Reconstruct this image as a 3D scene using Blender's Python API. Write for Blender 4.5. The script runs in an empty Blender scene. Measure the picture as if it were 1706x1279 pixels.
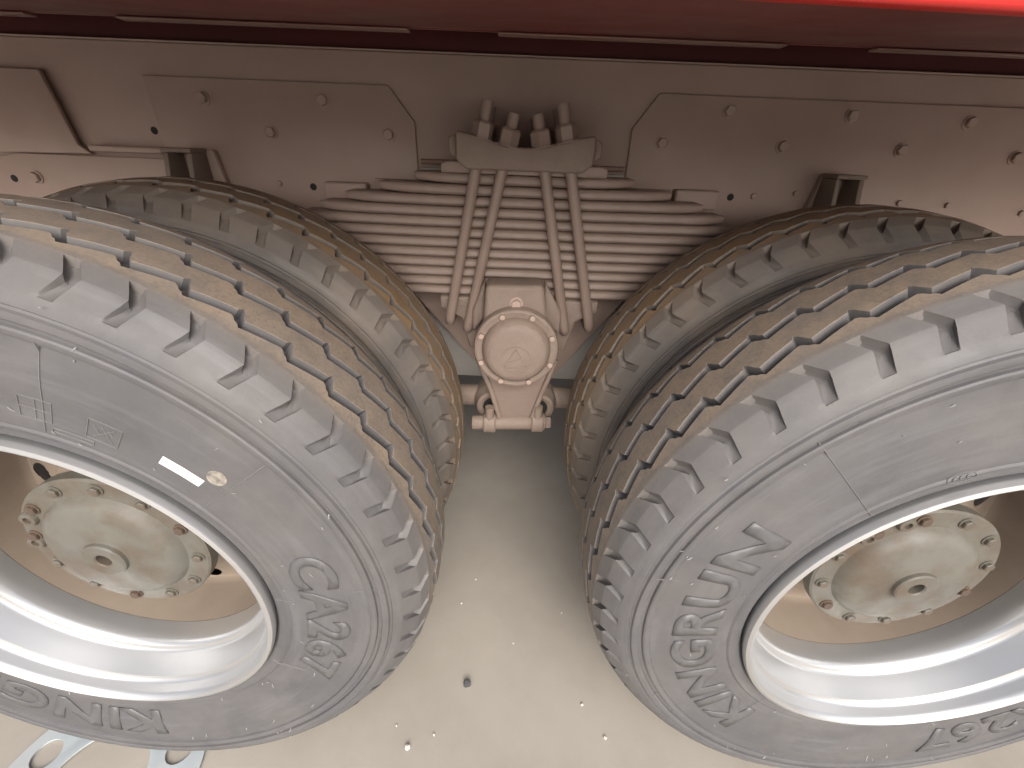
import bpy, bmesh, math, random
import numpy as np
from mathutils import Vector, Matrix
random.seed(7); rng = np.random.default_rng(7)
PI = math.pi
scene = bpy.context.scene
C = scene.collection

# ---------------------------------------------------------------- camera, sky, sun, exposure
cam_d = bpy.data.cameras.new('camera'); cam = bpy.data.objects.new('camera', cam_d); C.objects.link(cam)
scene.camera = cam
cam_d.sensor_width = 36.0; cam_d.lens = 18 * 0.8182
cam_d.clip_start = 0.01; cam_d.clip_end = 500
CAM = (-0.0162, -0.4082, 1.1827)
pitch, yaw, roll = math.radians(-29.52), math.radians(-0.34), math.radians(2.32)
cam.matrix_world = (Matrix.Translation(CAM) @ Matrix.Rotation(yaw, 4, 'Z') @ Matrix.Rotation(pitch + PI/2, 4, 'X') @ Matrix.Rotation(roll, 4, 'Z'))

SUN_EL, SUN_AZ = math.radians(36), math.radians(170)     # azimuth clockwise from +Y: behind the camera
w = bpy.data.worlds.new('World'); scene.world = w; w.use_nodes = True
nt = w.node_tree; nt.nodes.clear()
out = nt.nodes.new('ShaderNodeOutputWorld'); bg = nt.nodes.new('ShaderNodeBackground')
sky = nt.nodes.new('ShaderNodeTexSky'); sky.sky_type = 'NISHITA'; sky.sun_disc = False
sky.sun_elevation = SUN_EL; sky.sun_rotation = SUN_AZ
sky.air_density = 0.7; sky.dust_density = 6.0; sky.ozone_density = 0.3; sky.altitude = 0
hsv = nt.nodes.new('ShaderNodeHueSaturation'); hsv.inputs['Saturation'].default_value = 0.5
nt.links.new(sky.outputs[0], hsv.inputs['Color']); nt.links.new(hsv.outputs[0], bg.inputs[0])
bg.inputs[1].default_value = 0.15; nt.links.new(bg.outputs[0], out.inputs[0])
sd = bpy.data.lights.new('sun', 'SUN'); sun = bpy.data.objects.new('sun', sd); C.objects.link(sun)
sd.energy = 0.8; sd.angle = math.radians(60); sd.color = (1.0, 0.975, 0.94)
sdir = Vector((math.sin(SUN_AZ)*math.cos(SUN_EL), math.cos(SUN_AZ)*math.cos(SUN_EL), math.sin(SUN_EL)))
sun.rotation_euler = (-sdir).to_track_quat('-Z', 'Y').to_euler(); sun.location = sdir*6
vs = scene.view_settings; vs.view_transform = 'Standard'; vs.look = 'None'; vs.gamma = 1.0; vs.use_curve_mapping = False
vs.exposure = 0.56

# ---------------------------------------------------------------- materials
def mat(name, col, col2=None, rough=0.6, metal=0.0, scale=6.0, bump=0.0, bscale=60.0, rough2=None,
        dust=None, dust_amt=0.0, dust_scale=3.0, spec=0.5, attr=None, attr_col=None, up=None, detail=6):
    m = bpy.data.materials.new(name); m.use_nodes = True
    t = m.node_tree; N = t.nodes; L = t.links
    b = N['Principled BSDF']; b.inputs['Metallic'].default_value = metal; b.inputs['Roughness'].default_value = rough
    b.inputs['Specular IOR Level'].default_value = spec
    tc = N.new('ShaderNodeTexCoord')
    def noise(s, d=detail, r=0.6):
        n = N.new('ShaderNodeTexNoise'); n.inputs['Scale'].default_value = s; n.inputs['Detail'].default_value = d
        n.inputs['Roughness'].default_value = r; L.new(tc.outputs['Object'], n.inputs['Vector']); return n
    def mix(f, a, c):
        x = N.new('ShaderNodeMix'); x.data_type = 'RGBA'
        if isinstance(f, float): x.inputs[0].default_value = f
        else: L.new(f, x.inputs[0])
        for s, v in ((6, a), (7, c)):
            if isinstance(v, tuple): x.inputs[s].default_value = (*v, 1)
            else: L.new(v, x.inputs[s])
        return x.outputs[2]
    def rmp(sock, a, c, lo=0.0, hi=1.0):
        r = N.new('ShaderNodeMapRange'); r.inputs['From Min'].default_value = a; r.inputs['From Max'].default_value = c
        r.inputs['To Min'].default_value = lo; r.inputs['To Max'].default_value = hi; L.new(sock, r.inputs[0]); return r.outputs[0]
    def mul(a, c):
        x = N.new('ShaderNodeMath'); x.operation = 'MULTIPLY'; x.use_clamp = True
        L.new(a, x.inputs[0])
        if isinstance(c, float): x.inputs[1].default_value = c
        else: L.new(c, x.inputs[1])
        return x.outputs[0]
    n1 = noise(scale)
    c = mix(rmp(n1.outputs[0], .35, .68), col, col2 or tuple(v*.75 for v in col))
    if attr:
        a = N.new('ShaderNodeAttribute'); a.attribute_name = attr
        n3 = noise(26, 8, .7)
        n4 = noise(240, 4, .7)
        f = mul(mul(a.outputs['Fac'], rmp(n3.outputs[0], .3, .62, .5, 1.1)), rmp(n4.outputs[0], .3, .6, .55, 1.1))
        c = mix(f, c, attr_col)
    if attr:     # faint scuffs that run round the tyre
        sx = N.new('ShaderNodeSeparateXYZ'); L.new(tc.outputs['Object'], sx.inputs[0])
        an = N.new('ShaderNodeMath'); an.operation = 'ARCTAN2'; L.new(sx.outputs[0], an.inputs[0]); L.new(sx.outputs[2], an.inputs[1])
        ra = N.new('ShaderNodeVectorMath'); ra.operation = 'LENGTH'
        cx = N.new('ShaderNodeCombineXYZ'); L.new(sx.outputs[0], cx.inputs[0]); L.new(sx.outputs[2], cx.inputs[1]); L.new(cx.outputs[0], ra.inputs[0])
        pv = N.new('ShaderNodeCombineXYZ')
        for k_, (so, mu) in enumerate(((an.outputs[0], 2.2), (ra.outputs['Value'], 55.0), (sx.outputs[1], 12.0))):
            mm = N.new('ShaderNodeMath'); mm.operation = 'MULTIPLY'; L.new(so, mm.inputs[0]); mm.inputs[1].default_value = mu; L.new(mm.outputs[0], pv.inputs[k_])
        nn = N.new('ShaderNodeTexNoise'); nn.inputs['Scale'].default_value = 1.0; nn.inputs['Detail'].default_value = 7; nn.inputs['Roughness'].default_value = .7
        L.new(pv.outputs[0], nn.inputs['Vector'])
        c = mix(mul(rmp(nn.outputs[0], .5, .75), .5), c, tuple(v*1.75 for v in col))
    if dust:
        n2 = noise(dust_scale, 8, .65)
        f = mul(rmp(n2.outputs[0], .42, .66), float(dust_amt)); c = mix(f, c, dust)
    if up:       # dust settled on faces that look up
        g = N.new('ShaderNodeNewGeometry'); s = N.new('ShaderNodeSeparateXYZ'); L.new(g.outputs['Normal'], s.inputs[0])
        f = mul(rmp(s.outputs[2], .1, .9), float(up[1])); c = mix(f, c, up[0])
    L.new(c, b.inputs['Base Color'])
    if rough2 is not None: L.new(rmp(noise(scale*2.3).outputs[0], .3, .7, rough, rough2), b.inputs['Roughness'])
    if bump:
        bm_ = N.new('ShaderNodeBump'); bm_.inputs['Strength'].default_value = bump; bm_.inputs['Distance'].default_value = 0.004
        L.new(noise(bscale, 8, .7).outputs[0], bm_.inputs['Height']); L.new(bm_.outputs[0], b.inputs['Normal'])
    return m
BROWN = (.25, .165, .095)
M = {}
M['ground'] = mat('concrete', (.42, .387, .338), (.36, .331, .288), rough=.5, rough2=.75, scale=1.3, bump=.10, bscale=60, dust=(.32, .287, .24), dust_amt=.4, dust_scale=2.6)
M['tyre'] = mat('rubber', (.098, .100, .107), (.076, .077, .083), rough=.47, rough2=.64, scale=9, bump=.10, bscale=180, dust=(.175, .16, .148), dust_amt=.42, dust_scale=5, attr='dust', attr_col=(.285, .225, .168))
M['tyre_brown'] = mat('rubber_dusty', (.115, .108, .104), (.09, .084, .08), rough=.55, rough2=.72, scale=9, bump=.15, bscale=150, dust=(.21, .165, .125), dust_amt=.6, dust_scale=6, attr='dust', attr_col=(.265, .172, .092))
M['letter'] = mat('rubber_lettering', (.115, .113, .115), (.095, .094, .096), rough=.40, scale=14)
M['mark'] = mat('lit_rubber_mark', (.19, .185, .18), (.15, .147, .145), rough=.45, scale=14)  # lighter than the tyre rubber, to stand in for lit top edges
M['hair'] = mat('rubber_flash', (.30, .30, .30), (.22, .22, .22), rough=.5)
M['rim'] = mat('silver_paint', (.63, .635, .635), (.59, .595, .60), rough=.27, rough2=.33, metal=.78, scale=3, detail=2)
M['disc'] = mat('dusty_disc', (.245, .195, .152), (.205, .162, .127), rough=.7, scale=7, bump=.1, dust=(.30, .25, .195), dust_amt=.6)
M['hub'] = mat('hub_paint', (.145, .141, .120), (.11, .106, .09), rough=.42, rough2=.6, scale=9, bump=.25, bscale=50, dust=(.10, .066, .042), dust_amt=.8, dust_scale=12)
M['rust'] = mat('rust', (.12, .08, .055), (.08, .058, .045), rough=.85, scale=40, bump=.5)
M['paint'] = mat('taupe_paint_lifted', (.46, .345, .292), (.405, .303, .255), rough=.42, rough2=.62, scale=4, bump=.12, bscale=28, up=((.36, .29, .225), .45))  # frame taupe lightened to make up for weak light under the body
M['cast'] = mat('taupe_cast_dimmed', (.245, .184, .155), (.21, .157, .132), rough=.55, rough2=.7, scale=9, bump=.5, bscale=110, dust=(.33, .27, .21), dust_amt=.5, dust_scale=9, up=((.36, .29, .225), .4))  # same taupe darkened to offset the stronger light on the trunnion
M['leaf'] = mat('spring_paint', (.31, .233, .196), (.265, .198, .166), rough=.42, rough2=.55, scale=12, bump=.1, bscale=60, up=((.36, .28, .22), .5))
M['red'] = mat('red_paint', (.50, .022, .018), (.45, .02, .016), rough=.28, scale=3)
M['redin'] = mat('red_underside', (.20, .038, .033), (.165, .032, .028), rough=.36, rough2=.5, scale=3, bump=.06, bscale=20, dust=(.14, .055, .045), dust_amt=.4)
M['maroon'] = mat('shaded_maroon', (.085, .018, .016), (.06, .014, .013), rough=.6, spec=.2)  # body red darkened to stand for shade in the recess above the frame
M['lip'] = mat('pale_edge', (.27, .16, .125), (.20, .115, .09), rough=.3, scale=9)  # paler brown tone for the thin strips
M['dark'] = mat('dark_iron_hole_shade', (.035, .03, .028), (.02, .018, .017), rough=.8)  # also colours the caps that stand for shade in the holes
M['white'] = mat('paper', (.86, .86, .84), (.84, .83, .80), rough=.6)
M['print'] = mat('print_grey', (.22, .19, .17), (.32, .28, .24), rough=.7, scale=300)
M['seal'] = mat('seal', (.40, .36, .30), (.13, .12, .11), rough=.6, scale=90)
M['steel'] = mat('pale_blue_steel', (.47, .52, .55), (.40, .45, .48), rough=.4, rough2=.55, scale=8, dust=(.45, .40, .34), dust_amt=.4)
M['pale'] = mat('pale_grey', (.50, .48, .45), (.42, .40, .37), rough=.7, scale=7, bump=.2, bscale=40)  # pale grey with random tone, for the added plate and the seat
M['stone'] = mat('stone', (.10, .10, .105), (.06, .06, .065), rough=.8, scale=60)
M['crumb'] = mat('pale_crumb', (.75, .72, .66), (.6, .57, .5), rough=.8)

# ---------------------------------------------------------------- helpers
def mesh(name, verts, faces, sharp=35, smooth=True):
    me = bpy.data.meshes.new(name); me.from_pydata([tuple(v) for v in verts], [], faces)
    bm = bmesh.new(); bm.from_mesh(me); bmesh.ops.recalc_face_normals(bm, faces=bm.faces); bm.to_mesh(me); bm.free()
    if smooth:
        me.polygons.foreach_set('use_smooth', [True]*len(me.polygons)); me.set_sharp_from_angle(angle=math.radians(sharp))
    return me
def obj(name, me, m, parent=None, loc=None, rot=None):
    o = bpy.data.objects.new(name, me); C.objects.link(o); o.parent = parent
    if m is not None:
        if not me.materials: me.materials.append(m if isinstance(m, bpy.types.Material) else M[m])
    if loc is not None: o.location = loc
    if rot is not None: o.rotation_euler = rot
    return o
def empty(name, parent=None, loc=(0, 0, 0), rot=(0, 0, 0)):
    o = bpy.data.objects.new(name, None); C.objects.link(o); o.parent = parent; o.location = loc; o.rotation_euler = rot
    o.empty_display_size = .05; return o
def bevel_mesh(me, w, seg=2, ang=30):
    bm = bmesh.new(); bm.from_mesh(me)
    es = [e for e in bm.edges if len(e.link_faces) == 2 and e.calc_face_angle() > math.radians(ang)]
    bmesh.ops.bevel(bm, geom=es, offset=w, offset_type='OFFSET', segments=seg, profile=.5, affect='EDGES', clamp_overlap=True)
    bm.to_mesh(me); bm.free()
    me.polygons.foreach_set('use_smooth', [True]*len(me.polygons)); me.set_sharp_from_angle(angle=math.radians(45))
    return me
def prism_y(name, poly, y0, y1, bev=0.0, seg=2):
    """polygon in XZ extruded along Y"""
    n = len(poly); v = [(x, y0, z) for x, z in poly] + [(x, y1, z) for x, z in poly]
    f = [list(range(n)), list(range(2*n-1, n-1, -1))] + [[i, (i+1) % n, n+(i+1) % n, n+i] for i in range(n)]
    me = mesh(name, v, f)
    return bevel_mesh(me, bev, seg) if bev else me
def box(name, x0, x1, y0, y1, z0, z1, bev=.002, seg=2):
    return prism_y(name, [(x0, z0), (x1, z0), (x1, z1), (x0, z1)], y0, y1, bev, seg)
def prism_x(name, poly, x0, x1, bev=0.0):
    n = len(poly); v = [(x0, y, z) for y, z in poly] + [(x1, y, z) for y, z in poly]
    f = [list(range(n)), list(range(2*n-1, n-1, -1))] + [[i, (i+1) % n, n+(i+1) % n, n+i] for i in range(n)]
    me = mesh(name, v, f)
    return bevel_mesh(me, bev) if bev else me
def lathe_y(name, prof, seg=96, sharp=32, closed=False):
    """prof: list of (r, y); axis Y"""
    v = []; f = []; n = len(prof)
    for i in range(seg):
        a = 2*PI*i/seg; s, c = math.sin(a), math.cos(a)
        v += [(r*s, y, r*c) for r, y in prof]
    for i in range(seg):
        j = (i+1) % seg
        for k in range(n - (0 if closed else 1)):
            l = (k+1) % n
            f.append([i*n+k, j*n+k, j*n+l, i*n+l])
    me = mesh(name, v, f, sharp)
    bm = bmesh.new(); bm.from_mesh(me); bmesh.ops.remove_doubles(bm, verts=bm.verts, dist=1e-6)
    bmesh.ops.recalc_face_normals(bm, faces=bm.faces); bm.to_mesh(me); bm.free()
    me.set_sharp_from_angle(angle=math.radians(sharp))
    return me
def tube(name, pts, r, seg=14, rads=None):
    pts = [Vector(p) for p in pts]; v = []; f = []; n = len(pts)
    up = Vector((0.3, 0.2, 1)).normalized()
    for i, p in enumerate(pts):
        t = (pts[min(i+1, n-1)] - pts[max(i-1, 0)]).normalized()
        a = t.cross(up); a = a.normalized() if a.length > 1e-3 else t.orthogonal().normalized()
        b = t.cross(a); rr = rads[i] if rads else r
        v += [p + (a*math.cos(2*PI*k/seg) + b*math.sin(2*PI*k/seg))*rr for k in range(seg)]
    for i in range(n-1):
        for k in range(seg):
            l = (k+1) % seg; f.append([i*seg+k, i*seg+l, (i+1)*seg+l, (i+1)*seg+k])
    f += [list(range(seg)), list(range(n*seg-1, (n-1)*seg-1, -1))]
    return mesh(name, v, f, 50)
def hexbolt(name, r=.0125, h=.0115, washer=True):
    """axis -Y (towards the viewer), base at y=0"""
    v = []; f = []
    def ring(n, rr, y, off=0):
        s = len(v); v.extend([(rr*math.sin(2*PI*(i+off)/n), y, rr*math.cos(2*PI*(i+off)/n)) for i in range(n)]); return list(range(s, s+n))
    def join(a, b): f.extend([[a[i], a[(i+1) % len(a)], b[(i+1) % len(b)], b[i]] for i in range(len(a))])
    if washer:
        a = ring(18, r*1.3, 0); b = ring(18, r*1.3, -.0025); join(a, b); f.append(b)
    a = ring(6, r, 0); b = ring(6, r, -h*.85); c = ring(6, r*.86, -h); join(a, b); join(b, c); f.append(c)
    return mesh(name, v, f, 25)
BOLT = hexbolt('bolt_mesh'); BOLT_S = hexbolt('bolt_small_mesh', .0075, .007, False)

# ---------------------------------------------------------------- ground
g = 60
gv = [(-g, -g, 0), (g, -g, 0), (g, g, 0), (-g, g, 0)]
ground = obj('ground', mesh('ground', gv, [[0, 1, 2, 3]]), 'ground'); ground['kind'] = 'structure'

# ---------------------------------------------------------------- the truck
AX, AZ, YC, DUAL, WIDTH = 0.695, 0.546, 0.128, 0.345, 2.50
truck = empty('truck')
truck['label'] = 'truck with red body, taupe painted chassis, leaf springs and dusty dual rear tyres'; truck['category'] = 'truck'

# ---- tyre profile, half section: (y from centre plane, r), from crown to bead
def prof_r(s):    # s = lateral distance from centre over the tread, up to the crease
    return np.interp(s, [0, .047, .080, .1015], [.5625, .5607, .5535, .5385])
NP, CP = 53, 16
NC = NP*CP
def saw(c, shift):     # zigzag, columns; long rise, short return
    ph = ((np.arange(NC) + shift) % CP)
    return np.where(ph <= 13, -1 + 2*ph/13.0, 1 - 2*(ph-13)/3.0)
def spur(shift):       # little notch at each zigzag corner
    ph = ((np.arange(NC) + shift) % CP)
    return np.where((ph == 13) | (ph == 14), 1.0, 0.0)
SIDE = [  # (y, r) from shoulder line to the bead, outer side; rings proud of the wall
 (.1290, .5035), (.1275, .5015), (.1290, .4985), (.1325, .4968), (.1334, .4930), (.1334, .4880), (.1320, .4856), (.1285, .4846), (.1285, .4790),
 (.1322, .4780), (.1338, .4755), (.1340, .4700), (.1328, .4674), (.1296, .4662), (.1300, .4600), (.1318, .4450), (.1335, .4300), (.1345, .4130), (.1345, .3960),
 (.1348, .3800), (.1352, .3650), (.1356, .3520), (.1356, .3440), (.1350, .3405), (.1362, .3390), (.1370, .3370), (.1364, .3350), (.1350, .3330), (.1340, .3270), (.1325, .3190), (.126, .3120), (.10, .306), (.085, .30)]
def bulge(z, r):      # loaded tyre: the lower sidewall swells outwards
    return .026*np.clip((-.20-z)/.30, 0, 1)**1.4 * np.clip((r-.325)/.07, 0, 1) * np.clip((.560-r)/.03, 0, 1)
def build_tyre(name, rot):
    rows = []        # each: (y array, r array, dth array, dust array)
    one = np.ones(NC); zero = np.zeros(NC); deg = math.radians(1)
    cols = np.arange(NC)
    jit = (rng.random(NC)-.5)
    # slot description in column space: columns 5..9 of each pitch
    ph = cols % CP
    colw = 2*PI/NC
    def slot_shift(bend):   # gather columns so the slot walls are steep, chevron bend in columns
        d = np.zeros(NC)
        d = np.select([ph == 4, ph == 5, ph == 6, ph == 8, ph == 9, ph == 10], [.85, .35, .1, -.1, -.35, -.85], 0.0)
        fall = np.clip(1-np.maximum(np.abs(ph-7.0)-3, 0)/5.0, 0, 1)
        return (d + bend*fall)*colw
    inside = np.select([(ph == 5) | (ph == 9), (ph >= 6) & (ph <= 8)], [.78, 1.0], 0.0)*((ph >= 5) & (ph <= 9)).astype(float)
    def side(sign):
        R = []
        # tread edge rib, from outer groove edge outwards to the slot, crease, shoulder
        def row(s, r, bend, depth, dust): R.append((sign*s*one, (r - depth*inside) * one, slot_shift(bend)*(1 if bend is not None else 0), dust*one))
        row(.0755, .5551, 0.0, 0, .55)
        row(.0795, .5535, 0.0, 0, .35)
        row(.0799, .5533, 0.0, .0060, .30)
        row(.0812, .5526, 0.15, .0115, .25)
        row(.0850, .5506, 0.8, .0128, .2)
        row(.0920, .5468, 2.2, .0130, .15)
        row(.0990, .5431, 3.5, .0125, .12)
        row(.1000, .5424, 3.6, .0125, .12)
        row(.1060, .5357, 3.0, .0098, .1)
        row(.1120, .5290, 2.2, .0066, .1)
        row(.1175, .5229, 1.5, .0036, .1)
        row(.1200, .5199, 1.2, .0018, .1)
        row(.1212, .5184, 1.1, 0, .1)
        row(.1240, .5145, .6, 0, .08)
        row(.1285, .5055, 0, 0, .06)
        R2 = []
        for y, r in SIDE: R2.append((sign*y*one, r*one, zero, max(0, (.50-r))*0*one + .05))
        return R, R2
    tl, sl = side(-1); tr, sr = side(1)
    GW, GD = .0070, .0185
    grooves = [(-.0525, .0066, 0), (0.0, .0070, 8), (.0525, .0066, 0)]
    mid = []
    edges = []
    for yc, amp, sh in grooves:
        z = saw(0, sh)*amp
        edges.append((yc + z - GW - spur(sh)*.003, yc + z + GW + spur(sh)*.005))
    prev = None
    seq = []
    def tread_rows(a, b, n, d0=1.0):
        for t in np.linspace(0, 1, n): seq.append((a*(1-t)+b*t, 0.0, d0))
    tread_rows(-.0755*one, edges[0][0], 4)
    for i, (e0, e1) in enumerate(edges):
        seq.append((e0+.0003, .0012, .15)); seq.append((e0+.0014, GD*.93, .0)); seq.append((e0+.0032, GD, .2)); seq.append(((e0+e1)/2, GD, .25)); seq.append((e1-.0032, GD, .2)); seq.append((e1-.0014, GD*.93, .0)); seq.append((e1-.0003, .0012, .15))
        nxt = edges[i+1][0] if i < 2 else .0755*one
        tread_rows(e1, nxt, 5 if i < 2 else 4)
    seq = seq[1:-1]
    rows = sl[::-1] + tl[::-1]
    wob = np.zeros(NC)
    for y, dep, du in seq: rows.append((y, prof_r(np.abs(y)) - dep, zero, du*one))
    rows += tr + sr
    Y = np.array([r[0] for r in rows]); Rr = np.array([r[1] for r in rows]); T = np.array([r[2] for r in rows]); D = np.array([r[3]*np.ones(NC) for r in rows])
    # small unevenness of worn rib tops
    a = T + (cols*colw)[None, :] + rot
    X = Rr*np.sin(a); Z = Rr*np.cos(a)
    # contact patch: flatten and bulge
    low = np.clip((-(AZ) + .0 - Z), 0, 1)
    Y = Y + np.sign(Y)*bulge(Z, Rr)*np.clip(np.abs(Y)/.10, 0, 1)**2
    Z = np.maximum(Z, -AZ+.0005)
    nr = len(rows)
    V = np.stack([X, Y, Z], -1).reshape(-1, 3)
    i = np.arange(nr-1)[:, None]; j = np.arange(NC)[None, :]; jn = (j+1) % NC
    F = np.stack([i*NC+j, i*NC+jn, (i+1)*NC+jn, (i+1)*NC+j], -1).reshape(-1, 4)
    me = bpy.data.meshes.new(name)
    me.vertices.add(len(V)); me.vertices.foreach_set('co', V.ravel())
    me.loops.add(F.size); me.loops.foreach_set('vertex_index', F.ravel().astype(np.int32))
    me.polygons.add(len(F)); me.polygons.foreach_set('loop_start', np.arange(0, F.size, 4, dtype=np.int32))
    at = me.attributes.new('dust', 'FLOAT', 'POINT'); at.data.foreach_set('value', D.ravel().astype(np.float32))
    me.update(calc_edges=True); me.validate()
    me.polygons.foreach_set('use_smooth', [True]*len(me.polygons))
    # normals outwards
    p = me.polygons[len(F)//2]; c = p.center; n = p.normal
    if n.x*c.x + n.z*c.z < 0: me.flip_normals()
    me.set_sharp_from_angle(angle=math.radians(28))
    return me

def side_y(r):      # outer sidewall surface at radius r (local y, negative = outwards)
    pts = sorted((rr, y) for y, rr in SIDE)
    return -float(np.interp(r, [q[0] for q in pts], [q[1] for q in pts]))
def polar(u, v, r0, ang, h):
    r = r0 + v; a = ang + u/r0
    return (r*math.sin(a), side_y(r) - float(bulge(r*math.cos(a), r)) - h, r*math.cos(a))
_font_cache = {}
def text_mesh(txt, size, r0, ang, sx=1.0, h=.0016, off=.0):
    cu = bpy.data.curves.new('t', 'FONT'); cu.body = txt; cu.size = 1.0; cu.align_x = 'CENTER'; cu.offset = off; cu.resolution_u = 4; cu.space_character = 1.08
    o = bpy.data.objects.new('t', cu); C.objects.link(o)
    dg = bpy.context.evaluated_depsgraph_get(); me = bpy.data.meshes.new_from_object(o.evaluated_get(dg))
    bpy.data.objects.remove(o); bpy.data.curves.remove(cu)
    bm = bmesh.new(); bm.from_mesh(me)
    bmesh.ops.triangulate(bm, faces=bm.faces)
    bmesh.ops.subdivide_edges(bm, edges=[e for e in bm.edges if e.calc_length() > .25], cuts=2)
    bmesh.ops.triangulate(bm, faces=bm.faces)
    r = bmesh.ops.extrude_face_region(bm, geom=bm.faces[:])
    top = set(v for v in r['geom'] if isinstance(v, bmesh.types.BMVert))
    for v in bm.verts:
        v.co = Vector(polar(v.co.x*size*sx, (v.co.y-.36)*size, r0, ang, h if v in top else -.0008))
    bmesh.ops.recalc_face_normals(bm, faces=bm.faces)
    bm.to_mesh(me); bm.free(); me.materials.clear()
    return me
def strip_marks(name, lines, r0, ang, wd=.0011, h=.0011):
    """raised thin lines, each [(u,v),...] in metres on the sidewall"""
    v = []; f = []
    for ln in lines:
        pts = []
        for (a, b), (c, d) in zip(ln, ln[1:]):
            k = max(1, int(math.hypot(c-a, d-b)/.012))
            pts += [(a+(c-a)*i/k, b+(d-b)*i/k) for i in range(k)]
        pts.append(ln[-1]); n = len(pts); s = len(v)
        for i, (a, b) in enumerate(pts):
            p, q = pts[max(i-1, 0)], pts[min(i+1, n-1)]
            tx, ty = q[0]-p[0], q[1]-p[1]; l = math.hypot(tx, ty) or 1; nx, ny = -ty/l*wd/2, tx/l*wd/2
            v += [polar(a+nx, b+ny, r0, ang, -.0006), polar(a+nx*.5, b+ny*.5, r0, ang, h), polar(a-nx*.5, b-ny*.5, r0, ang, h), polar(a-nx, b-ny, r0, ang, -.0006)]
        for i in range(n-1):
            for k in range(3): f.append([s+4*i+k, s+4*i+k+1, s+4*i+k+5, s+4*i+k+4])
        f += [[s, s+1, s+2, s+3], [s+4*n-4, s+4*n-3, s+4*n-2, s+4*n-1]]
    return mesh(name, v, f, 30)
def rect(w_, h_, cx=0, cy=0): return [(cx-w_/2, cy-h_/2), (cx+w_/2, cy-h_/2), (cx+w_/2, cy+h_/2), (cx-w_/2, cy+h_/2), (cx-w_/2, cy-h_/2)]
def oval(a, b, n=28): return [(a*math.cos(2*PI*i/n), b*math.sin(2*PI*i/n)) for i in range(n+1)]

# ---- rim, disc, hub (wheel-local y = world y - YC for the near outer wheels)
def L_(p): return [(r, y-YC) for r, y in p]
RIM = lathe_y('rim', L_([(.304, .034), (.309, .010), (.3130, -.002), (.3150, -.008), (.3155, -.0130), (.3135, -.0180), (.3080, -.0200), (.3030, -.0170), (.2995, -.0080), (.2985, .0040), (.2960, .0100), (.2915, .0125),
                      (.2890, .0140), (.2830, .0330), (.2775, .0500), (.2765, .0540), (.2735, .0570), (.2690, .0580), (.2655, .0605), (.2630, .0700), (.2610, .0850), (.2600, .1050), (.2680, .1050), (.2720, .0800), (.2880, .0600), (.304, .034)]), 160, 40)
def disc_mesh():
    prof = [(.2598, .1055), (.2590, .130), (.2585, .160), (.2575, .190), (.2555, .2), (.2520, .2050), (.2470, .2060), (.2420, .2055), (.2370, .2045), (.2310, .2030), (.2250, .2010), (.2190, .1990), (.2130, .1965), (.2070, .1940), (.2010, .1915), (.1940, .1880), (.1860, .1850), (.1800, .183), (.1770, .176), (.1700, .172), (.1500, .170), (.1200, .170)]
    seg = 200; n = len(prof); V = []
    for i in range(seg):
        a = 2*PI*i/seg; V += [[r*math.sin(a), y-YC, r*math.cos(a)] for r, y in prof]
    hr, hR = .0235, .2240
    hol = [(hR*math.sin(a), hR*math.cos(a)) for a in [2*PI*k/10 + math.radians(176) for k in range(10)]]
    def dist(x, z): return min((math.hypot(x-a, z-b), a, b) for a, b in hol)
    F = []; bd = set(); keep = set()
    for i in range(seg):
        j = (i+1) % seg
        for k in range(n-1):
            q = [i*n+k, j*n+k, j*n+k+1, i*n+k+1]
            cx = sum(V[t][0] for t in q)/4; cz = sum(V[t][2] for t in q)/4
            if dist(cx, cz)[0] < hr: bd.update(q)
            else: F.append(q); keep.update(q)
    for t in bd & keep:
        d, a, b = dist(V[t][0], V[t][2]); s = hr/max(d, 1e-4)
        V[t][0] = a+(V[t][0]-a)*s; V[t][2] = b+(V[t][2]-b)*s
    me = mesh('wheel_disc', V, F, 40)
    bm = bmesh.new(); bm.from_mesh(me); bmesh.ops.delete(bm, geom=[v for v in bm.verts if not v.link_faces], context='VERTS'); bm.to_mesh(me); bm.free()
    return me
DISC = disc_mesh()
HUB = lathe_y('hub_cover', L_([(.0001, .080), (.0120, .080), (.0130, .0545), (.0150, .0525), (.0325, .0520), (.0355, .0540), (.0365, .0595), (.0400, .0615), (.0880, .0640), (.1000, .0670), (.1100, .0730), (.1150, .0800), (.1180, .0840), (.1500, .0850), (.1535, .0880), (.1535, .1080), (.1400, .1120), (.1380, .170)]), 96, 30)
DRUM = lathe_y('brake_drum', [(.0, .245), (.19, .245), (.205, .235), (.205, .10), (.15, .10), (.13, .06)], 48, 30)
PLUG = lathe_y('hub_plug', [(.0, -.002), (.006, -.002), (.0065, -.007), (.0125, -.007), (.014, -.004), (.0145, .002)], 24)
NUT = hexbolt('hub_nut', .0088, .008, True); NUT_R = hexbolt('hub_nut_rusty', .0088, .008, True)

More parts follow.
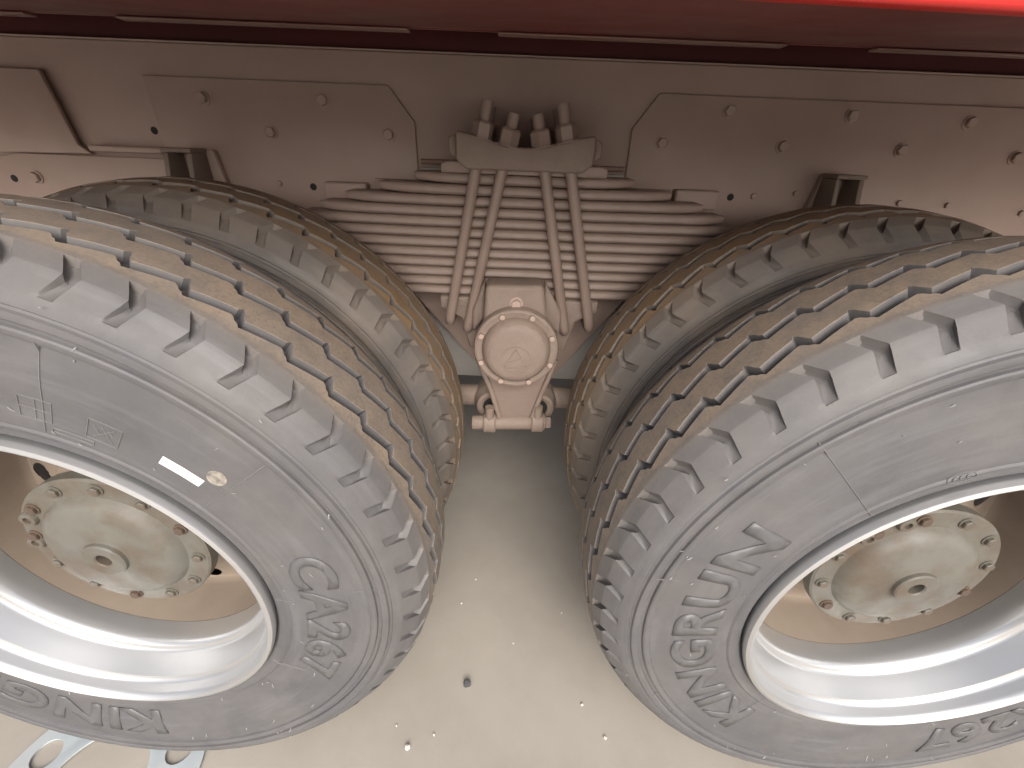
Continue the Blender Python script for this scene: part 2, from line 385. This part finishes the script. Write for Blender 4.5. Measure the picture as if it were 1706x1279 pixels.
def make_wheel(tyre_me, tyre_mat, loc, rz, rot=0.0, detail=0):
    wh = empty('wheel', truck, loc, (0, 0, rz))
    t = obj('tyre', tyre_me, None, wh)
    if not tyre_me.materials: tyre_me.materials.append(M['tyre'])
    t.material_slots[0].link = 'OBJECT'; t.material_slots[0].material = M[tyre_mat]
    r = obj('rim', RIM, 'rim', wh); d = obj('disc', DISC, 'disc', wh)
    if detail == 0: return wh
    obj('hub_cover', HUB, 'hub', wh, rot=(0, rot, 0))
    for k in range(12):
        a = rot + 2*PI*(k+.3)/12
        obj('hub_nut', NUT_R if k in (0, 3, 4, 8) else NUT, 'rust' if k in (0, 3, 4, 8) else 'hub', wh, (.1355*math.sin(a), .0849-YC, .1355*math.cos(a)))
    for a in (rot + 1.62, rot + 2.05):
        obj('hub_plug', PLUG, 'hub', wh, (.1365*math.sin(a), .0848-YC, .1365*math.cos(a)))
    if detail == 2:
        A = math.radians
        obj('lettering', text_mesh('KINGRUN', .094, .398, rot + A(40), 1.30, .0020, .034), 'letter', wh)
        obj('lettering', text_mesh('CA267', .090, .402, rot - A(82), 1.22, .0020, .034), 'letter', wh)
    return wh
TL = build_tyre('tyre_left', math.radians(34.8 - 7.0*360/NC))
TR = build_tyre('tyre_right', math.radians(-48.1 - 7.0*360/NC))
A = math.radians
wL = make_wheel(TL, 'tyre', (-AX, YC, AZ), 0, A(180), 2)
wR = make_wheel(TR, 'tyre', (AX, YC, AZ), 0, A(218), 2)
make_wheel(TL, 'tyre_brown', (-AX, YC+DUAL, AZ), PI)
make_wheel(TR, 'tyre_brown', (AX, YC+DUAL, AZ), PI)
for x, me in ((-AX, TR), (AX, TL)):
    make_wheel(me, 'tyre_brown', (x, WIDTH-YC-DUAL, AZ), 0)
    make_wheel(me, 'tyre', (x, WIDTH-YC, AZ), PI, 0, 1)

# moulded marks on the sidewalls
def mark(wh, lines, r, adeg, **k): return obj('moulded_mark', strip_marks('moulded_mark', lines, r, A(adeg), **k), 'mark', wh)
mark(wL, [rect(.034, .030), [(-.017, 0), (.017, 0)], [(0, -.015), (0, .015)]], .376, 20.2)
mark(wL, [rect(.036, .030), [(-.012, .008), (-.004, -.004)], [(-.004, .010), (.012, -.012)], [(-.010, -.010), (.010, .010)], [(.004, .008), (.010, .0)]], .375, 31.3)
mark(wL, [rect(.044, .006)], .352, 26.5, wd=.0014)
mark(wR, [oval(.016, .0085)], .337, -26.6)
obj('lettering', text_mesh('CCC', .0085, .337, A(-26.6), 1.2, .0012, .01), 'letter', wR)
for wh, lst in ((wL, [(53.6, .3275, .479), (21.5, .345, .47), (89.5, .322, .357), (122, .325, .385), (86.7, .45, .495)]), (wR, [(-44.8, .322, .482), (-140, .33, .37), (-80, .45, .49)])):
    for ad, r0, r1 in lst:
        mark(wh, [[(0, (r0-r1)/2), (0, (r1-r0)/2)]], (r0+r1)/2, ad, wd=.0013, h=.0012)
def hairs(wh, seed, n=70):
    R = random.Random(seed); lines_v = []; f = []
    for i in range(n):
        r = R.choice([.345, .362, .40, .44, .458, .482, .474, .51]) + R.uniform(-.006, .006); a = R.uniform(0, 2*PI)
        l = R.uniform(.003, .009); th = R.uniform(0, PI); s = len(lines_v)
        du, dv = math.cos(th)*l/2, math.sin(th)*l/2
        nx, ny = -math.sin(th)*.0006, math.cos(th)*.0006
        for (u, v_, h) in ((-du-nx, -dv-ny, -.0003), (-du+nx, -dv+ny, -.0003), (du+nx, dv+ny, .0022), (du-nx, dv-ny, .0022), (0, 0, .0024)):
            lines_v.append(polar(u, v_, r, a, h))
        f += [[s, s+1, s+4], [s+1, s+2, s+4], [s+2, s+3, s+4], [s+3, s, s+4]]
    o = obj('rubber_hairs', mesh('rubber_hairs', lines_v, f, 180), 'hair', wh); o['kind'] = 'stuff'
hairs(wL, 3); hairs(wR, 5)
# paper sticker and round seal
def patch(name, outline, r0, ang, h0, h1, m, wh):
    n = len(outline); v = [polar(a, b, r0, ang, h0) for a, b in outline] + [polar(a, b, r0, ang, h1) for a, b in outline]
    f = [list(range(n, 2*n))] + [[i, (i+1) % n, n+(i+1) % n, n+i] for i in range(n)]
    return obj(name, mesh(name, v, f, 30), m, wh)
st = patch('sticker', [(-.027, -.007), (0, -.007), (.027, -.007), (.027, .007), (0, .007), (-.027, .007)], .3765, A(45.4), -.0005, .0006, 'white', wL)
st['label'] = 'white paper sticker with faint print'
v = []; f = []
R = random.Random(2)
for row in (.0025, -.0015, -.0045):
    u = -.022
    while u < .024:
        l = R.uniform(.0008, .003); s = len(v)
        v += [polar(u, row, .3765, A(45.4), .0009), polar(u+l, row, .3765, A(45.4), .0009), polar(u+l, row+.0015, .3765, A(45.4), .0009), polar(u, row+.0015, .3765, A(45.4), .0009)]
        f.append([s, s+1, s+2, s+3]); u += l + R.uniform(.0006, .003)
obj('sticker_print', mesh('sticker_print', v, f, 30), 'print', wL)
patch('seal', oval(.0125, .0125, 24)[:-1], .4005, A(50.5), -.0005, .0008, 'seal', wL)

# ---- axles and drums behind the wheels
for x in (-AX, AX):
    ax = obj('axle', lathe_y('axle', [(.0, -.66), (.06, -.66), (.085, -.60), (.085, -.36), (.095, -.28), (.16, -.16), (.185, 0), (.16, .16), (.095, .28), (.085, .36), (.085, .60), (.06, .66), (.0, .66)], 32), 'cast', truck, (x, WIDTH/2, AZ))
    for s in (0, 1):
        obj('brake_drum', DRUM, 'dark', ax, (0, (-1 if s == 0 else 1)*(WIDTH/2 - YC - .22), 0), (0, 0, 0 if s == 0 else PI))

# ---- chassis frame
FY = 0.800
def channel(name, y, sgn, x0=-2.2, x1=2.4):
    z0, z1, tk, fl = 1.085, 1.362, .009, .085
    poly = [(y, z0), (y+sgn*fl, z0), (y+sgn*fl, z0+tk), (y+sgn*tk, z0+tk), (y+sgn*tk, z1-tk), (y+sgn*fl, z1-tk), (y+sgn*fl, z1), (y, z1)]
    return prism_x(name, poly, x0, x1, .003)
frame = obj('chassis_frame', channel('chassis_frame', FY, 1), 'paint', truck)
obj('frame_rail', channel('frame_rail', WIDTH-FY, -1), 'paint', frame)
obj('subframe_rail', box('subframe_rail', -2.2, 2.4, FY+.01, FY+.085, 1.366, 1.43, .004), 'maroon', frame)
obj('top_flange_edge', box('top_flange_edge', -2.2, 2.4, FY-.006, FY+.084, 1.3625, 1.3655, .001), 'paint', frame)
for i, x in enumerate((-1.25, 0.0, 1.25)):
    obj('crossmember', box('crossmember', x-.06, x+.06, FY+.012, WIDTH-FY-.012, 1.13, 1.32, .006), 'paint', frame)
PYL = FY-.010
obj('gusset_plate', prism_y('gusset_plate', [(-.905, 1.02), (-.270, .98), (-.272, 1.226), (-.330, 1.298), (-.905, 1.298)], PYL, FY-.0005, .0015), 'paint', frame)
obj('gusset_plate', prism_y('gusset_plate', [(.262, .98), (1.60, .98), (1.60, 1.304), (.312, 1.304), (.259, 1.231)], PYL, FY-.0005, .0015), 'paint', frame)
# lower hanger plate and liner box at the left
obj('side_plate', prism_y('side_plate', [(-1.45, .95), (-.86, .95), (-.86, 1.125), (-1.28, 1.125), (-1.45, 1.09)], FY-.022, FY-.012, .0015), 'paint', frame)
obj('frame_liner', prism_y('frame_liner', [(-2.2, 1.112), (-1.09, 1.130), (-1.115, 1.150), (-1.135, 1.30), (-2.2, 1.30)], FY-.022, FY-.011, .002), 'paint', frame)
obj('ledge_strip', box('ledge_strip', -1.085, -.905, FY-.030, FY-.0105, 1.136, 1.150, .004), 'paint', frame)

BL = [(-.775, 1.258), (-.488, 1.263), (-.628, 1.193), (-.337, 1.198)]
BR = [(.483, 1.274), (.775, 1.275), (1.061, 1.271), (.336, 1.203), (.633, 1.207), (.926, 1.209), (1.214, 1.202)]
for x, z in BL + BR: obj('bolt', BOLT, 'paint', frame, (x, PYL+.0002, z), (0, random.uniform(0, 1), 0))
for x, z in [(-.635, 1.078), (.598, 1.093), (.705, 1.103), (.755, 1.101), (.98, 1.09), (1.107, 1.089), (1.308, 1.077)]:
    obj('bolt', BOLT_S, 'paint', frame, (x, PYL+.0002, z), (0, random.uniform(0, 1), 0))
obj('bolt', BOLT, 'paint', frame, (-1.255, FY-.0222, 1.071))
HOLE = lathe_y('hole_shade_cap', [(.0, -.0008), (.0068, -.0008), (.0085, -.0006), (.0088, .001)], 20)  # dark cap: shade of an open hole put into its colour
for x, y, z in [(-.548, PYL, 1.073), (-.926, FY, 1.186), (-1.316, FY-.022, 1.066), (.54, PYL, 1.088)]:
    obj('hole_shade_cap', HOLE, 'dark', frame, (x, y, z))
obj('lower_flange', box('lower_flange', -.262, .252, FY-.016, FY-.0006, 1.136, 1.148, .002), 'lip', frame)
obj('spring_seat', box('spring_seat', -.262, .252, FY-.030, FY-.0006, 1.088, 1.130, .003), 'pale', frame)
# axle bump stops: small cast brackets of two cheeks and a back
for cx in (-.815, .790):
    s = 1 if cx > 0 else -1
    b = obj('bump_stop', prism_y('bump_stop', [(cx-.055, 1.06), (cx+.055, 1.06), (cx+.040, 1.150), (cx-.040, 1.150)], FY-.030, PYL-.0003, .003), 'paint', frame)
    for dx in (-.045, .012):
        obj('bump_stop_cheek', prism_x('bump_stop_cheek', [(FY-.112, 1.05), (FY-.031, 1.05), (FY-.031, 1.142), (FY-.085, 1.142)], cx+dx, cx+dx+.012, .002), 'cast', frame)
    obj('bump_stop_cap', box('bump_stop_cap', cx-.047, cx+.026, FY-.090, FY-.031, 1.1425, 1.152, .002), 'cast', frame)
for x0, x1, z0, z1 in ((-.505, -.398, 1.045, 1.089), (.386, .495, 1.058, 1.103)):
    obj('guide_block', box('guide_block', x0, x1, FY-.045, PYL-.0003, z0, z1, .005), 'paint', frame)

# ---- leaf spring pack
spring = empty('leaf_spring', truck, (0, .69, .84))
SY0, SY1 = .640, .735
def leaf_mesh(hl, th, wid=SY1-SY0, bow=0.0):
    xs = [-hl, -hl+.004, -hl+.020, -hl+.045, -hl+.075] + list(np.linspace(-hl+.12, hl-.12, 7)) + [hl-.075, hl-.045, hl-.020, hl-.004, hl]
    v = []; f = []; sec = [(-.5, -.20), (-.495, .16), (-.47, .36), (-.42, .5), (.42, .5), (.47, .36), (.5, .16), (.5, -.2), (.47, -.38), (.42, -.5), (-.42, -.5), (-.47, -.38)]
    n = len(sec)
    for x in xs:
        d = hl-abs(x); tz = (.80+.20*min(1, d/.06)) * (1 if d > .003 else .72); ty = (.70+.30*min(1, d/.06)) * (1 if d > .003 else .93)
        for a, b in sec: v.append((x, a*wid*ty, b*th*tz + th*(1-tz)*.3 + bow*(x/hl)**2))
    for i in range(len(xs)-1):
        for k in range(n): f.append([i*n+k, i*n+(k+1) % n, (i+1)*n+(k+1) % n, (i+1)*n+k])
    f += [list(range(n)), list(range(len(xs)*n-1, (len(xs)-1)*n-1, -1))]
    return mesh('leaf', v, f, 40)
halves = [.252, .340, .420, .480, .530, .565, .595, .620, .640, .655, .670, .680]
TOPZ = 1.1265; PITCH = .0236
for i, h in enumerate(halves):
    obj('leaf', leaf_mesh(h, .0212, bow=.003), 'leaf', spring, (random.uniform(-.003, .003), random.uniform(-.0012, .0012), TOPZ-.0118-PITCH*i-.84))
obj('packing_plate', prism_y('packing_plate', [(-.188, TOPZ+.0008), (.184, TOPZ+.0008), (.184, TOPZ+.018), (.170, TOPZ+.024), (-.174, TOPZ+.024), (-.188, TOPZ+.018)], SY0-.004-.69, SY1-.69, .003), 'leaf', spring).location.z = -.84
# clamp plate: concave saddle top, chamfered lower corners
top = [(.146, .072), (.110, .067), (.075, .056), (.040, .048), (0, .045), (-.045, .048), (-.080, .056), (-.115, .067), (-.150, .072)]
CPZ = TOPZ + .010
poly = [(-.128, 0), (.124, 0), (.146, .018)] + top + [(-.150, .018)]
cl = prism_y('clamp_plate', [(x, CPZ+z-.84) for x, z in poly], .606-.69, .752-.69, .006, 3)
obj('clamp_plate', cl, 'cast', spring)
for s in (-1, 1):
    cx = -.002+s*.150
    obj('clamp_wing', prism_y('clamp_wing', [(cx, CPZ+.022-.84), (cx+s*.016, CPZ+.030-.84), (cx+s*.016, CPZ+.060-.84), (cx, CPZ+.066-.84)], .63-.69, .735-.69, .003), 'cast', spring)
UB = [((-.1060, 1.150), (-.178, .790)), ((-.0480, 1.150), (-.1310, .770)), ((.0405, 1.150), (.1210, .772)), ((.0975, 1.150), (.1850, .782))]
NUTM = None
for k, ((xt, zt), (xb, zb)) in enumerate(UB):
    dx, dz = xt-xb, zt-zb; l = math.hypot(dx, dz); ux, uz = dx/l, dz/l
    outer = k in (0, 3)
    zn = CPZ + (.062 if outer else .050)
    xn = xt + ux/uz*(zn-zt)
    ze = zn + (.064 if outer else .056); xe = xn + ux/uz*(ze-zn)
    yf, yb = SY0-.0165, SY1+.0165
    pts = [(xe, yf, ze), (xn, yf, zn), (xb, yf, zb), (xb-ux*.012, yf+.008, zb-uz*.012), (xb-ux*.018, yf+.03, zb-uz*.018), (xb-ux*.018, yb-.03, zb-uz*.018), (xb-ux*.012, yb-.008, zb-uz*.012), (xb, yb, zb), (xn, yb, zn), (xe, yb, ze)]
    obj('u_bolt', tube('u_bolt', [(x, y-.69, z-.84) for x, y, z in pts], .0125, 16), 'leaf', spring)
    tilt = math.atan2(ux, uz)
    for y in (yf, yb):
        nm = hexbolt('nut', .0225, .034, True)
        o = obj('nut', nm, 'leaf', spring, (xn, y-.69, zn-.84)); o.rotation_euler = (0, 0, 0)
        o.matrix_local = Matrix.Translation((xn - ux*.004, y-.69, zn-.84 - uz*.004)) @ Matrix.Rotation(tilt, 4, 'Y') @ Matrix.Rotation(-PI/2, 4, 'X') @ Matrix.Rotation([.3, .8, .15, .55][k], 4, 'Y')
        if y == yf: pass

# ---- trunnion bracket under the spring
tb = obj('trunnion_bracket', prism_y('trunnion_bracket', [(-.205, .842), (-.205, .812), (-.150, .785), (-.13, .70), (.13, .70), (.150, .785), (.205, .812), (.205, .842)], SY0-.004, SY1+.03, .006), 'cast', truck)
obj('hub_casting', prism_y('hub_casting', [(-.092, .70), (.084, .70), (.072, .80), (.056, .902), (-.082, .898), (-.088, .80)], .556, SY0-.0045, .012, 3), 'cast', tb)
obj('shoulder_rib', prism_y('shoulder_rib', [(.060, .80), (.108, .76), (.108, .82), (.060, .90)], .60, SY0-.005, .008), 'cast', tb)
obj('shoulder_rib', prism_y('shoulder_rib', [(-.086, .90), (-.118, .82), (-.118, .76), (-.086, .80)], .60, SY0-.005, .008), 'cast', tb)
TC = (-.004, .535, .748)
fl = obj('cover_flange', lathe_y('cover_flange', [(.0, -.006), (.088, -.006), (.097, -.008), (.1020, -.006), (.1045, .0), (.1045, .018), (.100, .022), (.098, .06)], 72), 'cast', tb, TC)
obj('cover', lathe_y('cover', [(.0, -.0342), (.058, -.0345), (.069, -.0320), (.076, -.026), (.082, -.016), (.0845, -.0063), (.0845, .0)], 72), 'cast', tb, TC)
for k in range(8):
    a = 2*PI*(k+.5)/8; obj('bolt', BOLT_S, 'cast', tb, (TC[0]+.0925*math.sin(a), TC[1]-.0075, TC[2]+.0925*math.cos(a)))
obj('bolt', BOLT, 'cast', tb, (-.008, .5562, .857))
# emblem: ring with a triangle and bars, raised on the cover
def ringpoly(r0, r1, n=32):
    v = []; f = []
    for i in range(n):
        a = 2*PI*i/n
        for r, y in ((r0, 0), (r0, -.0026), (r1, -.0026), (r1, 0)): v.append((r*math.sin(a), y, r*math.cos(a)))
    for i in range(n):
        j = (i+1) % n
        for k in range(3): f.append([4*i+k, 4*j+k, 4*j+k+1, 4*i+k+1])
    return v, f
ev, ef = ringpoly(.0350, .0390)
def bar(p, q, wd):
    s = len(ev); dx, dz = q[0]-p[0], q[1]-p[1]; l = math.hypot(dx, dz); nx, nz = -dz/l*wd/2, dx/l*wd/2
    for y in (0, -.0026):
        for (x, z), sg in ((p, 1), (q, 1), (q, -1), (p, -1)): ev.append((x+sg*nx, y, z+sg*nz))
    ef.extend([[s+4, s+5, s+6, s+7], [s, s+1, s+5, s+4], [s+1, s+2, s+6, s+5], [s+2, s+3, s+7, s+6], [s+3, s, s+4, s+7]])
for p, q in (((-.0275, -.0140), (0, .0310)), ((.0275, -.0140), (0, .0310)), ((-.0275, -.0140), (.0275, -.0140)), ((-.016, -.004), (.009, .007)), ((-.025, -.0215), (.025, -.0215))): bar(p, q, .0038)
obj('emblem', mesh('emblem', ev, ef, 30), 'cast', tb, (TC[0], TC[1]-.0338, TC[2]-.017))
# V shaped lower arm with raised edges, pin and clamps
obj('lower_arm', prism_y('lower_arm', [(-.100, .70), (.100, .70), (.074, .615), (.046, .515), (.040, .478), (-.036, .478), (-.040, .512), (-.066, .605)], .585, .612, .005), 'cast', tb)
for s, pts in ((-1, [(-.104, .70), (-.069, .605), (-.042, .512)]), (1, [(.103, .70), (.077, .612), (.049, .514)])):
    obj('arm_rib', tube('arm_rib', [(x, .583, z) for x, z in pts], .0075, 10), 'cast', tb)
pin = obj('cross_pin', tube('cross_pin', [(-.121, .588, .487), (-.119, .588, .487), (.088, .588, .497), (.090, .588, .497)], .021, 20, [.018, .021, .021, .018]), 'cast', tb)
for x, z in ((-.070, .489), (.066, .497)):
    obj('pin_clamp', lathe_y('pin_clamp', [(.0, -.018), (.026, -.018), (.029, -.014), (.029, .014), (.026, .018), (0, .018)], 28), 'cast', tb, (x, .588, z), (0, 0, PI/2))
    obj('clamp_bolt', tube('clamp_bolt', [(x, .580, z+.012), (x, .580, z+.058)], .013, 8), 'cast', tb)
obj('pin_nut', hexbolt('pin_nut', .018, .016, False), 'cast', tb, (.089, .588, .4965), (0, 0, PI/2))
for x in (-.062, .066):
    obj('bushing_eye', lathe_y('bushing_eye', [(.030, -.03), (.040, -.034), (.048, -.030), (.052, -.012), (.055, -.006), (.058, .0), (.058, .05), (.03, .05), (.030, -.03)], 40), 'cast', tb, (x, .655, .520))
    obj('bushing_core', lathe_y('bushing_core', [(0, -.024), (.029, -.024), (.029, .04)], 24), 'dark', tb, (x, .655, .520))
# torque rods run from the eyes towards the axles
for s, x in ((-1, -.105), (1, .110)):
    tr = obj('torque_rod', tube('torque_rod', [(x, .69, .520), (s*.34, .72, .50), (s*.62, .80, .47)], .033, 18), 'cast', truck)
# hanger plate behind, a downward triangle between frame and pin
obj('hanger_plate', prism_y('hanger_plate', [(-.33, .86), (.36, .86), (.30, .80), (.092, .510), (-.054, .505), (-.30, .80)], .770, .790, .003), 'paint', tb)
for s in (-1, 1):
    obj('hanger_leg', prism_y('hanger_leg', [(s*.30-.08, .855), (s*.30+.08, .855), (s*.30+.08, 1.10), (s*.30-.08, 1.10)], .772, .7895, .002), 'paint', tb)
obj('added_plate', box('added_plate', -.45, .45, .86, .90, .49, .72, .006), 'pale', tb)  # guessed plate, added to give the bright look behind the trunnion
beam = obj('trunnion_beam', tube('trunnion_beam', [(0, .901, .60), (0, WIDTH-.901, .60)], .075, 24), 'cast', truck)

# ---- cargo body above
body = empty('cargo_body', truck, (0, WIDTH/2, 1.27))
def bobj(name, me, m): o = obj(name, me, m, body, (0, -WIDTH/2, -1.27)); return o
EZ = 1.2712
for s in (0, 1):
    fy = (lambda y: y) if s == 0 else (lambda y: WIDTH-y)
    sp = prism_x('side_panel', [(fy(-.062), EZ), (fy(-.050), EZ-.001), (fy(-.046), EZ+.012), (fy(-.046), 2.1), (fy(-.062), 2.1)], -3.2, 3.2, .003)
    for v_ in sp.vertices: v_.co.z -= .012*v_.co.x
    bobj('side_panel', sp, 'red')
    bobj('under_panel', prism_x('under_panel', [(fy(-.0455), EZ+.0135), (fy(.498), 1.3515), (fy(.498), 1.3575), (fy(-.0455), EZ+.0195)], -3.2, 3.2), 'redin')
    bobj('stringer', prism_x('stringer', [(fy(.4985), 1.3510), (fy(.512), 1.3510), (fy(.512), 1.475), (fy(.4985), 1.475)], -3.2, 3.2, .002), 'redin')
    for k in range(-4, 5):
        x0 = -.058 + .64*k
        bobj('lip_strip', prism_x('lip_strip', [(fy(.492), 1.3465), (fy(.516), 1.3465), (fy(.516), 1.3505), (fy(.499), 1.3505), (fy(.492), 1.3490)], x0, x0+.488, .001), 'lip')
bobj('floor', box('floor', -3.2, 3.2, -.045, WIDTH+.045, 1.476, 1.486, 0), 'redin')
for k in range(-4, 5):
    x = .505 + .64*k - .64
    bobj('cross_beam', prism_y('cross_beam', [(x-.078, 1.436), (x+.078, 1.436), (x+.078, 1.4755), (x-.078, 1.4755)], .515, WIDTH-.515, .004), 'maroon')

# ---------------------------------------------------------------- things on the ground
# pale steel wheel disc with round holes lying under the left tyre edge
def flat_disc(name, R0, R1, rise, holes, hr, hR, th=.012, seg=180):
    rad = np.linspace(R1, R0, 16); V = []; F = []
    def z(r): t = (R0-r)/(R0-R1); return th + rise*min(1, max(0, (t-.75)/.2))
    hol = [(hR*math.cos(2*PI*k/holes), hR*math.sin(2*PI*k/holes)) for k in range(holes)]
    def dist(x, y): return min((math.hypot(x-a, y-b), a, b) for a, b in hol)
    n = len(rad)
    for i in range(seg):
        a = 2*PI*i/seg; V += [[r*math.cos(a), r*math.sin(a), z(r)] for r in rad]
    bd = set(); keep = set()
    for i in range(seg):
        j = (i+1) % seg
        for k in range(n-1):
            q = [i*n+k, j*n+k, j*n+k+1, i*n+k+1]; cx = sum(V[t][0] for t in q)/4; cy = sum(V[t][1] for t in q)/4
            if dist(cx, cy)[0] < hr: bd.update(q)
            else: F.append(q); keep.update(q)
    for t in bd & keep:
        d, a, b = dist(V[t][0], V[t][1]); s = hr/max(d, 1e-4); V[t][0] = a+(V[t][0]-a)*s; V[t][1] = b+(V[t][1]-b)*s
    me = mesh(name, V, F, 40)
    bm = bmesh.new(); bm.from_mesh(me); bmesh.ops.delete(bm, geom=[v for v in bm.verts if not v.link_faces], context='VERTS')
    r = bmesh.ops.extrude_face_region(bm, geom=bm.faces[:])
    for v in r['geom']:
        if isinstance(v, bmesh.types.BMVert): v.co.z -= th-.001
    bmesh.ops.recalc_face_normals(bm, faces=bm.faces); bm.to_mesh(me); bm.free()
    me.set_sharp_from_angle(angle=math.radians(40))
    return me
dp = obj('wheel_plate', flat_disc('wheel_plate', .200, .096, .004, 8, .027, .150, .006), 'steel', None, (-.845, -.078, .0), (0, 0, .45))
dp['label'] = 'pale blue-grey steel wheel disc with round holes lying flat on the concrete'; dp['category'] = 'steel disc'
def rock(name, r, seed):
    bm = bmesh.new(); bmesh.ops.create_icosphere(bm, subdivisions=2, radius=r); R = random.Random(seed)
    for v in bm.verts: v.co *= 1+R.uniform(-.28, .2); v.co.z *= .6
    m = min(v.co.z for v in bm.verts)
    for v in bm.verts: v.co.z -= m
    me = bpy.data.meshes.new(name); bm.to_mesh(me); bm.free(); return me
o = obj('pebble', rock('pebble', .010, 1), 'stone', None, (-.0957, .136, .0)); o['label'] = 'dark grey pebble alone on the concrete between the two front tyres'; o['category'] = 'pebble'
for i, (x, y, r) in enumerate([(-.215, .005, .006), (.19, .10, .0035), (.235, .035, .0035), (-.16, .03, .0028), (-.10, .43, .003), (-.135, .35, .0028), (.16, .33, .0025), (.02, .24, .0022), (-.25, .045, .0025)]):
    o = obj('crumb', rock('crumb', r, 20+i), 'crumb', None, (x, y, 0)); o['label'] = 'tiny pale crumb of grit on the concrete'; o['category'] = 'grit'; o['group'] = 'pale grit on the concrete'
